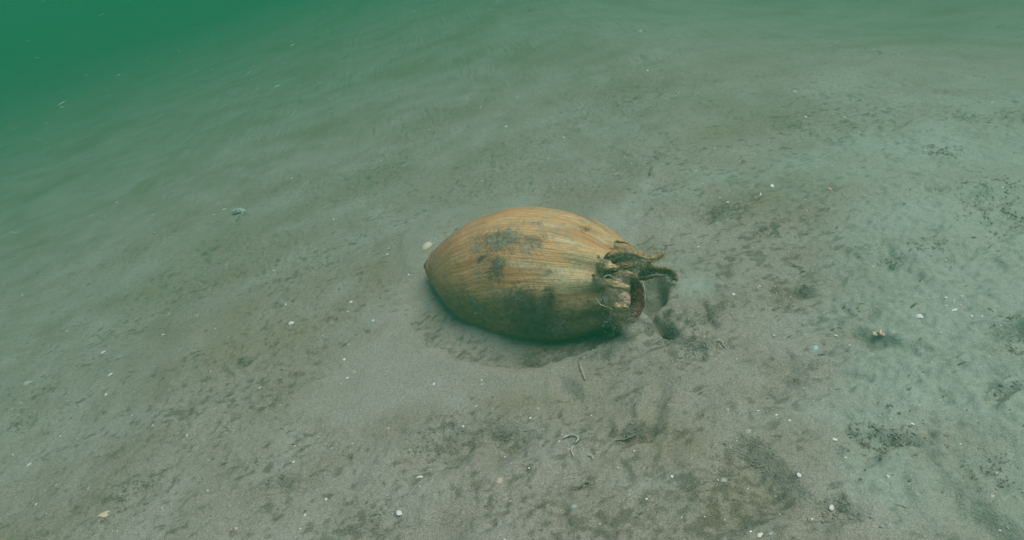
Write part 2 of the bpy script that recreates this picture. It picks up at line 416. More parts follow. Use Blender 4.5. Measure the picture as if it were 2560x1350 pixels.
# gentle irregularity: shoulder angle, growth folds, fasciole groove near the tip
rr_ = rr_ * (1 + .018 * noise2(SS * 5, np.cos(TH) * 2 + 7, 5) + .03 * np.cos(TH - .3) * sstep(.2, .7, SS))
LN = TH - 1.7 * np.exp(-SS / .20)
rr_ = rr_ + .00018 * noise2(SS * 5, LN * 18, 6) + .00015 * noise2(SS * 9, LN * 50, 8)
rr_ = rr_ + .0008 * noise2(SS * 40, TH * 14, 9) * sstep(.1, .9, -np.cos(TH))
gpos = .085 + .020 * np.sin(TH - 1.2)
rr_ = rr_ - .0022 * np.exp(-((SS - gpos) / .006)**2) * sstep(.2, 1.1, TH) * sstep(2.8, 2.0, TH)
rr_ = rr_ + .0025 * np.exp(-((SS - gpos - .016) / .010)**2) * sstep(.2, 1.1, TH) * sstep(2.8, 2.0, TH)
# shoulder knobs: swellings that run out into the spines
SPTH = [(.42, .012), (1.10, .020), (1.62, .016), (2.15, .016), (2.75, .014), (5.4, .02), (4.6, .02), (3.8, .02)]
for a, amp in SPTH:
    dth = np.angle(np.exp(1j * (TH - a)))
    rr_ = rr_ + amp * .33 * np.exp(-(dth / .17)**2) * sstep(.74, .90, SS)
    rr_ = rr_ - .004 * np.exp(-(np.angle(np.exp(1j * (TH - a - .28))) / .12)**2) * sstep(.80, .92, SS)
Pout = frame(SS, TH, rr_)
# inner face of the crown: from the rim back in to the spire
nin = 60
ti = np.linspace(0, 1, nin)[1:]
TI, TH2 = np.meshgrid(ti, thv, indexing='ij')
rim = rr_[-1][None, :]
ri = rim * (1 - .93 * TI) 
si = .93 + .012 * np.sin(np.pi * np.clip(TI * 6, 0, 1)) - .10 * sstep(.05, .5, TI) + .03 * sstep(.5, 1, TI)
si = si + .004 * noise2(TI * 9, TH2 * 4, 14)
Pin = frame(si, TH2, ri)
P = np.concatenate([Pout.reshape(-1, 3), Pin.reshape(-1, 3)]) - RO
F = grid_faces(ns + nin - 1, nth, wrap=True)
me = np_mesh('shell', P, F)
su = np.concatenate([SS.ravel(), si.ravel()]); sth = np.concatenate([TH.ravel(), TH2.ravel()])
lin = np.where(sth > 1.5 * np.pi, sth - 2 * np.pi, sth) - 1.7 * np.exp(-su / .20)
attr(me, 'slin', lin); attr(me, 'su', su); attr(me, 'sth', np.where(sth > 1.5 * np.pi, sth - 2 * np.pi, sth))
def blob(arr, s, th, ds, dt, a):
    d = np.angle(np.exp(1j * (sth - th)))
    arr += a * np.exp(-((su - s) / ds)**2 - (d / dt)**2)
inner = np.concatenate([np.zeros(SS.size), np.ones(TH2.size)])
# where a picture point falls on the shell: (s, theta) found from the built surface
Pw = Pout.reshape(-1, 3); dv = Pw - CP
uu = (dv @ CX) / (dv @ fwd) * FPX + 1280; vv = 675 - (dv @ CY) / (dv @ fwd) * FPX
front = np.sin(TH.ravel()) > -.45
def on_shell(px, py):
    q = (uu - px)**2 + (vv - py)**2 + np.where(front, 0, 1e7)
    i = int(np.argmin(q)); return SS.ravel()[i], TH.ravel()[i], Pw[i], q[i]
silt = np.full(su.shape, -.02); black = np.full(su.shape, -.3); cream = np.full(su.shape, .18)
algae = -.15 + 1.3 * sstep(1.15, 2.4, np.where(sth > 1.5 * np.pi, sth - 2 * np.pi, sth)) * sstep(.12, .40, su)
algae += .9 * (sth > 2.9) * (sth < 5.3) + .15 * inner
algae += .25 * sstep(.25, .05, su)
silt += .35 * sstep(.30, .06, su)
for px, py, ds, dt, a in [(1235, 605, .09, .18, .8), (1275, 590, .06, .14, .55), (1200, 650, .05, .12, .4), (1240, 680, .035, .12, .8), (1245, 655, .03, .08, .5), (1345, 605, .05, .12, .45), (1310, 625, .04, .1, .3),
                          (1360, 532, .10, .10, .7), (1330, 555, .05, .08, .6), (1310, 770, .07, .2, .45), (1290, 745, .06, .15, .35), (1345, 790, .07, .2, .5), (1370, 745, .04, .1, .35),
                          (1440, 535, .06, .10, .5), (1465, 572, .03, .05, .5), (1370, 682, .015, .04, .6), (1120, 590, .06, .25, .3), (1400, 800, .03, .06, .4), (1180, 560, .06, .2, .2), (1330, 830, .15, .12, .6), (1210, 770, .08, .2, .5), (1160, 730, .05, .25, .4), (1270, 720, .05, .15, .4), (1390, 640, .05, .1, .2), (1480, 560, .08, .3, .3), (1480, 770, .05, .08, .2)]:
    s_, t_, _, _ = on_shell(px, py); blob(silt, s_, t_, ds, dt, a)
for px, py, ds, dt, a in [(1200, 650, .03, .07, .9), (1215, 640, .025, .05, .7), (1180, 655, .015, .03, .6), (1245, 618, .02, .08, .7), (1360, 545, .05, .03, .6), (1315, 562, .03, .025, .7),
                          (1250, 680, .012, .08, .5), (1370, 683, .012, .015, .8)]:
    s_, t_, _, _ = on_shell(px, py); blob(black, s_, t_, ds, dt, a)
for px, py, ds, dt, a in [(1370, 560, .08, .07, .6), (1210, 640, .02, .05, .3), (1290, 660, .04, .06, .5), (1410, 690, .10, .13, .5), (1430, 720, .08, .1, .5), (1460, 650, .1, .08, .3), (1420, 600, .1, .05, .35),
                          (1180, 690, .05, .1, .2), (1220, 560, .1, .2, .35), (1150, 600, .08, .1, .2), (1500, 600, .06, .12, .35), (1470, 650, .06, .2, .45), (1450, 700, .08, .2, .35), (1300, 745, .05, .04, .45)]:
    s_, t_, _, _ = on_shell(px, py); blob(cream, s_, t_, ds, dt, a)
attr(me, 'silt', silt); attr(me, 'black', black); attr(me, 'cream', cream); attr(me, 'algae', algae)
shell = obj('shell', me, M_shell, root)

def onplane(px, py, off=0.0):
    """point of the crown region: on the plane through the shell axis facing the viewer, moved off metres towards him"""
    d = ray(px, py); q0 = E0 + E2 * 0
    n = -fwd; t = ((q0 + n * off - CP) @ n) / (d @ n)
    return CP + d * t

def bez(pts, n):
    P_ = np.array(pts); m = len(P_)
    t = np.linspace(0, 1, n) * (m - 1); i = np.clip(t.astype(int), 0, m - 2); f = (t - i)[:, None]
    a = P_[np.clip(i - 1, 0, m - 1)]; b = P_[i]; c = P_[i + 1]; d = P_[np.clip(i + 2, 0, m - 1)]
    return .5 * ((2 * b) + (c - a) * f + (2 * a - 5 * b + 4 * c - d) * f**2 + (3 * b - a - 3 * c + d) * f**3)

def spine_mesh(path, w0, open_dir, tipw=.1, arc=2.3, seed=0, thick=.0030, ragged=.75, pw=1.0):
    """hollow fold of shell: a half tube that tapers to a torn tip, open towards open_dir"""
    n, m = 40, 22
    C = bez(path, n); T = np.gradient(C, axis=0); T /= np.linalg.norm(T, axis=1)[:, None]
    O = np.array(open_dir, float); V_ = []
    t = np.linspace(0, 1, n)
    width = w0 * ((1 - t)**pw * (1 - tipw) + tipw) 
    for layer in (0, 1):
        for i in range(n):
            o = O - (O @ T[i]) * T[i]; o /= np.linalg.norm(o); sd_ = np.cross(T[i], o)
            for j in range(m):
                a = (j / (m - 1) - .5) * 2 * arc
                r = width[i] * (1 + .10 * math.sin(7 * a + seed) + .12 * float(noise2(np.array([t[i] * 7 + seed]), np.array([a * 1.5]))[0]))
                r -= layer * thick * (1 - .5 * t[i])
                edge = abs(j / (m - 1) - .5) * 2
                q = C[i] + (-math.cos(a) * o * .75 + math.sin(a) * sd_) * r
                q = q + T[i] * ragged * width[i] * (.9 * float(noise2(np.array([j * .55 + seed * 3]), np.array([t[i] * 3]))[0]) * t[i] - edge * .5 * t[i])
                V_.append(q)
    V_ = np.array(V_); nr_ = noise2(V_[:, 0] * 160 + seed, V_[:, 2] * 160 + V_[:, 1] * 90, 77)[:, None] * .0016; V_ = V_ + nr_ * np.array([.3, .3, 1])
    f0 = grid_faces(n, m); k = n * m
    F_ = [tuple(x) for x in f0] + [tuple(x[::-1] + k) for x in f0]
    for i in range(n - 1):
        for j in (0, m - 1):
            a, b = i * m + j, (i + 1) * m + j; F_.append((a, b, b + k, a + k) if j else (b, a, a + k, b + k))
    for j in range(m - 1):
        for i in (0, n - 1):
            a, b = i * m + j, i * m + j + 1; F_.append((a, b, b + k, a + k) if i == 0 else (b, a, a + k, b + k))
    return np_mesh('spine', V_ - RO, np.array(F_))

axo = AX
def S3(px, py, off): return onplane(px, py, off)
def rooted(pts, w0, tips):
    """path that starts buried under the shell surface at the picture points pts and comes out gradually"""
    out = []
    for k, (a, b) in enumerate(pts):
        s_, t_, p, _ = on_shell(a, b); nn = math.cos(t_) * E1 + math.sin(t_) * E2
        out.append(p - nn * w0 * (1.5 - .75 * k))
    return out + tips
SP = [  # path (base > tip), base half width, opening direction, tip width, material, seed, taper
    (rooted([(1485, 590), (1522, 612)], .018, [S3(1568, 628, .006), S3(1605, 642, -.004), S3(1632, 646, -.012), S3(1656, 635, -.018)]), .016, -E1 * .5 - E2 * .8, .24, M_spine, 1, 1.0),
    ([S3(1530, 664, -.060), S3(1575, 672, -.070), S3(1610, 678, -.068), S3(1640, 679, -.060), S3(1668, 680, -.058), S3(1683, 690, -.060), S3(1686, 704, -.064)], .029, E2 * .9 - E1 * .3, .20, M_spine, 2, 2.6),
    (rooted([(1470, 650), (1495, 657)], .012, [S3(1522, 664, .060), S3(1545, 672, .050)]), .012, -E1 * .5 - E2 * .9, .35, M_spine_pale, 3, .9),
    ([S3(1535, 668, .0), S3(1560, 664, .015), S3(1580, 660, .02), S3(1598, 664, .015)], .0075, -E2, .3, M_spine, 8, .8),
    ([S3(1540, 690, .0), S3(1562, 684, .02), S3(1584, 688, .02), S3(1596, 700, .01)], .0065, -E2 + E1 * .5, .35, M_spine_pale, 9, .8),
    ([S3(1560, 655, -.02), S3(1590, 648, -.01), S3(1615, 655, -.01), S3(1628, 668, -.012)], .0070, -E2 - E1 * .4, .3, M_spine, 10, .9),
    (rooted([(1475, 704), (1500, 705)], .009, [S3(1535, 711, .066), S3(1574, 719, .054)]), .009, -E2, .3, M_spine_pale, 4, .8),
    (rooted([(1480, 762), (1508, 762)], .009, [S3(1540, 765, .056), S3(1570, 770, .047)]), .009, -E2 + E1 * .4, .22, M_spine_pale, 5, .9),
    (rooted([(1490, 812), (1525, 808)], .012, [S3(1562, 800, .022), S3(1583, 797, .014)]), .012, -E2 * .3 + E1, .3, M_spine, 6, .9),
]
for path, w0, od, tw, mt, sd_, pw_ in SP:
    sp = obj('spine', spine_mesh(path, w0, od, tw, seed=sd_, pw=pw_), mt, root)

# spire tip (protoconch): a small dome of two and a half whorls
def proto(center, rad, nrm, upd):
    n, m = 150, 22; V_ = []
    nrm = nrm / np.linalg.norm(nrm); a1 = upd - (upd @ nrm) * nrm; a1 /= np.linalg.norm(a1); a2 = np.cross(nrm, a1)
    for i in range(n):
        t = i / (n - 1); ph = t * 2 * math.pi * 2.6; k = math.exp(-1.15 * t * 1.9)
        tr = rad * .52 * k * (1 + .04 * math.sin(ph * 9)); cr = rad * .52 * k * (1 if t < .93 else (1 - t) / .07)
        z = rad * .62 * (1 - k)
        rd = math.cos(ph) * a1 + math.sin(ph) * a2
        for j in range(m):
            b = 2 * math.pi * j / m
            V_.append(center + rd * (cr + tr * math.cos(b)) + nrm * (z + tr * math.sin(b) * 1.1))
    V_ = np.array(V_); return np_mesh('protoconch', V_ - RO, grid_faces(n, m, wrap=True))
obj('protoconch', proto(S3(1545, 746, .018), .029, AX * .7 + E2 * .6 - E1 * .1, E1), M_proto, root)

# maroon foot seen in the opening of the crown
def lumpy_tube(name, path, rad, seed=0, n=70, m=26, amp=.22, fr=6, flat=1.0, base=None):
    C = bez(path, n); T = np.gradient(C, axis=0); T /= np.linalg.norm(T, axis=1)[:, None]
    V_ = np.zeros((n, m, 3)); ref = E2
    t = np.linspace(0, 1, n); prof_ = np.sqrt(np.clip(1 - (2 * t - 1)**4, 0.002, 1))
    for i in range(n):
        o = ref - (ref @ T[i]) * T[i]; o /= np.linalg.norm(o); s_ = np.cross(T[i], o)
        a = np.linspace(0, 2 * np.pi, m, endpoint=False)
        r = rad * prof_[i] * (1 + amp * noise2(t[i] * fr * 3 + np.cos(a) * 2.2 + seed, np.sin(a) * 2.2 + seed * 2.0))
        V_[i] = C[i] + np.cos(a)[:, None] * r[:, None] * o * flat + np.sin(a)[:, None] * r[:, None] * s_
    return np_mesh(name, V_.reshape(-1, 3) - (RO if base is None else base), grid_faces(n, m, wrap=True))
obj('foot', lumpy_tube('foot', [S3(1580, 698, -.035), S3(1591, 722, -.035), S3(1594, 752, -.03), S3(1588, 780, -.02), S3(1568, 798, -.005)], .0085, 4, n=110, m=40, amp=.55, fr=7), M_foot, root)

# ------------------------------------------------------------------ fuzz: filaments
def filaments(name, seeds, length, rad, base, droop=.3, curl=1.0, seg=5, dirs=None, jit=.7):
    V_ = []; F_ = []
    for k, (p, nrm) in enumerate(seeds):
        L = length * random.uniform(.4, 1.25); d = nrm + rng.normal(0, jit, 3); d /= np.linalg.norm(d)
        q = np.array(p, float) - nrm * .001; r0 = rad * random.uniform(.6, 1.3); b0 = len(V_)
        ax_ = rng.normal(0, 1, 3); 
        for i in range(seg + 1):
            t = i / seg; r = r0 * (1 - .75 * t)
            s_ = np.cross(d, ax_); s_ /= np.linalg.norm(s_) + 1e-9; u_ = np.cross(d, s_)
            for j in range(3):
                a = 2.094 * j; V_.append(q + r * (math.cos(a) * s_ + math.sin(a) * u_))
            q = q + d * L / seg
            d = d + curl * rng.normal(0, .35, 3) + np.array([0, 0, -droop * .25]); d /= np.linalg.norm(d)
        for i in range(seg):
            for j in range(3):
                a = b0 + i * 3 + j; b = b0 + i * 3 + (j + 1) % 3; F_.append((a, b, b + 3, a + 3))
    return np_mesh(name, np.array(V_) - base, np.array(F_))

Nout = (Pout - (T0[None, None, :] + (SS[..., None] * LEN) * AX)); Nout /= np.linalg.norm(Nout, axis=-1)[..., None] + 1e-9
Nf = Nout.reshape(-1, 3)
def seeds_at(px, py, rx, ry, n, sharp=1.0):
    q = ((uu - px) / rx)**2 + ((vv - py) / ry)**2 + np.where(front, 0, 1e6)
    idx = np.where(q < 1)[0]
    if len(idx) == 0: return []
    nz = noise2(uu[idx] / 11.0, vv[idx] / 11.0, int(px)); w_ = np.clip(1 - q[idx], 0, 1)**sharp * np.clip(nz + .7, 0, 1) + 1e-6
    ch = rng.choice(idx, size=n, p=w_ / w_.sum()); return [(Pw[i], Nf[i]) for i in ch]
TUFTS = [(1240, 612, 70, 42, 420, .006, M_fuzz, 'grey silty algae tuft on the upper shell'), (1240, 680, 28, 45, 240, .006, M_fuzz, None),
         (1318, 775, 62, 60, 900, .011, M_fuzz_d, 'dark bushy algae tuft low on the shell'), (1362, 790, 45, 45, 520, .010, M_fuzz, None),
         (1372, 740, 22, 26, 220, .009, M_fuzz, None), (1290, 745, 60, 30, 350, .007, M_fuzz_d, None),
         (1395, 815, 35, 28, 160, .013, M_fuzz_p, 'pale branching growth near the lower edge of the shell'),
         (1350, 840, 130, 24, 700, .008, M_fuzz_d, None), (1200, 800, 60, 30, 260, .006, M_fuzz_d, None),
         (1345, 600, 45, 22, 160, .005, M_fuzz, None), (1365, 535, 70, 10, 160, .003, M_fuzz, None),
         (1500, 800, 60, 40, 420, .009, M_fuzz_p, None), (1440, 790, 70, 50, 260, .005, M_fuzz_p, None), (1490, 700, 12, 16, 90, .005, M_fuzz_d, None), (1463, 573, 18, 10, 70, .005, M_fuzz, None)]
for px, py, rx, ry, n, L, mt, lb in TUFTS:
    sds = seeds_at(px, py, rx, ry, int(n * 2.2))
    if sds:
        o = obj('algae_tuft', filaments('algae_tuft', sds, L * .85, .0003, RO, curl=1.5), mt, root)
        if lb: o['label'] = lb
all_i = np.where((np.sin(TH.ravel()) > -.3) & (SS.ravel() > .03))[0]
wgt = (.25 + 1.6 * sstep(1.2, 2.6, TH.ravel()[all_i])) * np.clip(noise2(uu[all_i] / 26, vv[all_i] / 20, 3) + .35, 0, 1) * (rr_.ravel()[all_i]) + 1e-9
ch = rng.choice(all_i, size=3200, p=wgt / wgt.sum())
obj('fuzz_film', filaments('fuzz_film', [(Pw[i], Nf[i]) for i in ch], .0032, .00028, RO, curl=1.6, seg=3, jit=1.0), M_fuzz, root)['kind'] = 'stuff'
ch = rng.choice(all_i, size=2200, p=wgt / wgt.sum())
obj('pale_fuzz_film', filaments('pale_fuzz_film', [(Pw[i], Nf[i]) for i in ch], .0036, .00036, RO, curl=1.6, seg=3, jit=1.0), M_fuzz_p, root)['kind'] = 'stuff'
# threads and fuzz in the crown
def cloud(px, py, off, r, n): return [(S3(px + random.gauss(0, r), py + random.gauss(0, r * .7), off + random.gauss(0, .004)), E2) for _ in range(n)]
CR = [(1575, 668, .02, 14, 260, .007, M_fuzz_p), (1600, 662, .0, 14, 220, .007, M_fuzz), (1560, 700, .04, 10, 160, .006, M_fuzz_p), (1562, 640, .02, 11, 170, .010, M_fuzz), (1590, 655, .02, 10, 70, .018, M_fuzz), (1530, 700, .055, 14, 120, .010, M_fuzz_p), (1553, 712, .05, 9, 120, .007, M_fuzz_p),
      (1570, 800, .03, 12, 200, .012, M_fuzz_p), (1512, 745, .055, 12, 70, .009, M_fuzz_p), (1545, 775, .05, 10, 70, .009, M_fuzz), (1582, 770, .0, 9, 70, .010, M_fuzz_d), (1672, 700, -.05, 10, 110, .006, M_fuzz), (1640, 688, -.05, 14, 130, .005, M_fuzz), (1648, 640, -.03, 8, 110, .005, M_fuzz), (1610, 655, -.02, 14, 140, .006, M_fuzz), (1510, 655, .06, 10, 120, .005, M_fuzz), (1500, 706, .066, 9, 100, .005, M_fuzz), (1540, 800, .03, 20, 260, .007, M_fuzz_p)]
for px, py, off, r, n, L, mt in CR:
    obj('algae_tuft', filaments('algae_tuft', cloud(px, py, off, r, n), L, .00035, RO, droop=.6, curl=1.4, seg=7, jit=1.2), mt, root)
def thin(name, path, rad, mt, parent=None, base=None, n=40, label=None):
    o = obj(name, lumpy_tube(name, path, rad, 3, n=n, m=8, amp=.3, base=base), mt, parent)
    if parent is None: o.location = tuple(base)
    return o
thin('hanging_thread', [S3(1588, 645, .03), S3(1602, 655, .03), S3(1610, 675, .03), S3(1622, 688, .02), S3(1645, 686, .0), S3(1668, 688, -.03)], .0005, M_fuzz, root)
thin('hanging_thread', [S3(1508, 693, .07), S3(1525, 688, .07), S3(1545, 705, .065), S3(1562, 712, .06), S3(1572, 725, .05)], .0006, M_fuzz_p, root)
thin('hanging_thread', [S3(1490, 742, .07), S3(1500, 760, .072), S3(1520, 768, .07), S3(1534, 776, .065)], .0005, M_fuzz_p, root)
# little tube-worm rings on the shell
for px, py in [(1494, 660), (1508, 668), (1489, 700), (1483, 688), (1472, 751), (1505, 645)]:
    s_, t_, p, _ = on_shell(px, py); nn = (p - (T0 + s_ * LEN * AX)); nn /= np.linalg.norm(nn)
    a1 = np.cross(nn, AX); a2 = np.cross(nn, a1); V_ = []
    for i in range(14):
        for j in range(6):
            a, b = 2 * math.pi * i / 14, 2 * math.pi * j / 6; rr0 = .0017 + .0006 * math.cos(b)
            V_.append(p + (a1 * math.cos(a) + a2 * math.sin(a)) * rr0 + nn * (.0008 + .0012 * math.sin(b)))
    F_ = [(i * 6 + j, ((i + 1) % 14) * 6 + j, ((i + 1) % 14) * 6 + (j + 1) % 6, i * 6 + (j + 1) % 6) for i in range(14) for j in range(6)]
    obj('tube_worm_ring', np_mesh('tube_worm_ring', np.array(V_) - RO, np.array(F_)), M_fuzz, root)

# ------------------------------------------------------------------ shell fragments
def dome_mesh(name, nr, nt_, fr, fz, thick):
    """closed thin curved piece: fr(theta)->radius, fz(rho, theta)->height"""
    V_ = []; F_ = []
    for lay in (0, 1):
        V_.append((0, 0, fz(0, 0) - lay * thick))
        for i in range(1, nr + 1):
            for j in range(nt_):
                a = 2 * math.pi * j / nt_; q = i / nr; r = fr(a) * q
                V_.append((r * math.cos(a), r * math.sin(a), fz(q, a) - lay * thick))
    k = 1 + nr * nt_; T_ = []
    for lay in (0, 1):
        o_ = lay * k
        for j in range(nt_):
            j2 = (j + 1) % nt_; tri = (o_, o_ + 1 + j, o_ + 1 + j2); T_.append(tri if not lay else tri[::-1])
            for i in range(nr - 1):
                a, b, c, d = o_ + 1 + i * nt_ + j, o_ + 1 + (i + 1) * nt_ + j, o_ + 1 + (i + 1) * nt_ + j2, o_ + 1 + i * nt_ + j2
                for tri in ((a, b, c), (a, c, d)): T_.append(tri if not lay else tri[::-1])
    for j in range(nt_):
        j2 = (j + 1) % nt_; a, b = 1 + (nr - 1) * nt_ + j, 1 + (nr - 1) * nt_ + j2
        T_ += [(a, a + k, b + k), (a, b + k, b)]
    return np_mesh(name, np.array(V_), np.array(T_))
def chip(seed):
    r = random.Random(seed); ks = [(r.uniform(0, 6.28), r.uniform(.75, 1.0)) for _ in range(r.choice([4, 5, 6]))]
    asp = r.uniform(.6, .95); rot = r.uniform(0, 3)
    def fr(a):      # broken polygon outline
        v = 9
        for (an, d) in ks:
            c = math.cos(a - an)
            if c > .05: v = min(v, d / c)
        return min(v, 1.25) * .5 * (1 - (1 - asp) * abs(math.sin(a + rot)))
    return dome_mesh('shell_fragment', 3, 18, fr, lambda q, a: .16 - .14 * q * q + .03 * math.sin(3 * a) * q, .07)
def sliver(seed, bend=.0):
    r = random.Random(seed); w_ = r.uniform(.12, .2)
    return dome_mesh('shell_sliver', 3, 18, lambda a: .5 * w_ * 1.0 / max(w_, math.sqrt((w_ * math.cos(a))**2 + math.sin(a)**2)), lambda q, a: .12 - .06 * q * q - .15 * bend * q * q * math.cos(a)**2, .05)
def valve(ribs=9):
    def fr(a): return .5 * (1 - .12 * math.cos(2 * a)) * (1 + .02 * math.cos(ribs * 2 * a))
    return dome_mesh('clam_valve', 6, 36, fr, lambda q, a: (.15 * (1 - q * q)) + .018 * math.cos(ribs * 2 * a) * q + .01 * math.sin(q * 18), .03)
def disc(): return dome_mesh('shell_disc', 4, 24, lambda a: .5 * (1 + .03 * math.cos(3 * a)), lambda q, a: .10 * (1 - q * q) + .03, .06)
def crescent():
    n, m = 22, 8; V_ = []
    for i in range(n):
        t = i / (n - 1); a = (t - .5) * 2.5; w_ = .13 * math.sin(math.pi * min(max(t, .02), .98))**.8 + .004
        for j in range(m):
            b = 2 * math.pi * j / m; rr0 = .5 + w_ * math.cos(b)
            V_.append((math.cos(a) * rr0 - .45, math.sin(a) * rr0, .08 + .5 * w_ * math.sin(b)))
    return np_mesh('shell_crescent', np.array(V_), grid_faces(n, m, wrap=True))
BASE = {}
for i in range(6): BASE['c%d' % i] = chip(40 + i)
BASE['s0'] = sliver(1); BASE['s1'] = sliver(2, 1.0); BASE['v'] = valve(); BASE['d'] = disc(); BASE['k'] = crescent()
MATS = {'w': M_white, 'c': M_cream, 'u': M_dusty, 't': M_teal, 'p': M_pink}
MESH = {}
for k, b in BASE.items():
    for mk, mt in MATS.items():
        m2 = b.copy(); m2.materials.clear(); m2.materials.append(mt); MESH[(k, mk)] = m2
NAMES = {'c': 'shell_fragment', 's': 'shell_sliver', 'v': 'clam_valve', 'd': 'shell_disc', 'k': 'shell_crescent'}
def frag(px, py, size, kind='c0', mt='w', rot=None, label=None, tilt=.35, group='pale shell bits scattered over the sand', flat=1.0, cat='shell fragment'):
    p = at(px, py); dist = np.linalg.norm(p - CP); s = size * dist / FPX
    o = obj(NAMES[kind[0]], MESH[(kind, mt)])
    o.location = (p[0], p[1], p[2] - .03 * s)
    # rot: direction of the long side seen in the picture, degrees counter-clockwise
    if rot is None: rz = random.uniform(0, 6.28)
    else:
        q = at0(px + 12 * math.cos(R(rot)), py - 12 * math.sin(R(rot))) - at0(px, py); rz = math.atan2(q[1], q[0])
    o.rotation_euler = (random.uniform(-tilt, tilt), random.uniform(-tilt, tilt), rz)
    o.scale = (s, s, s * flat)
    tag(o, label, cat, group)
    return o
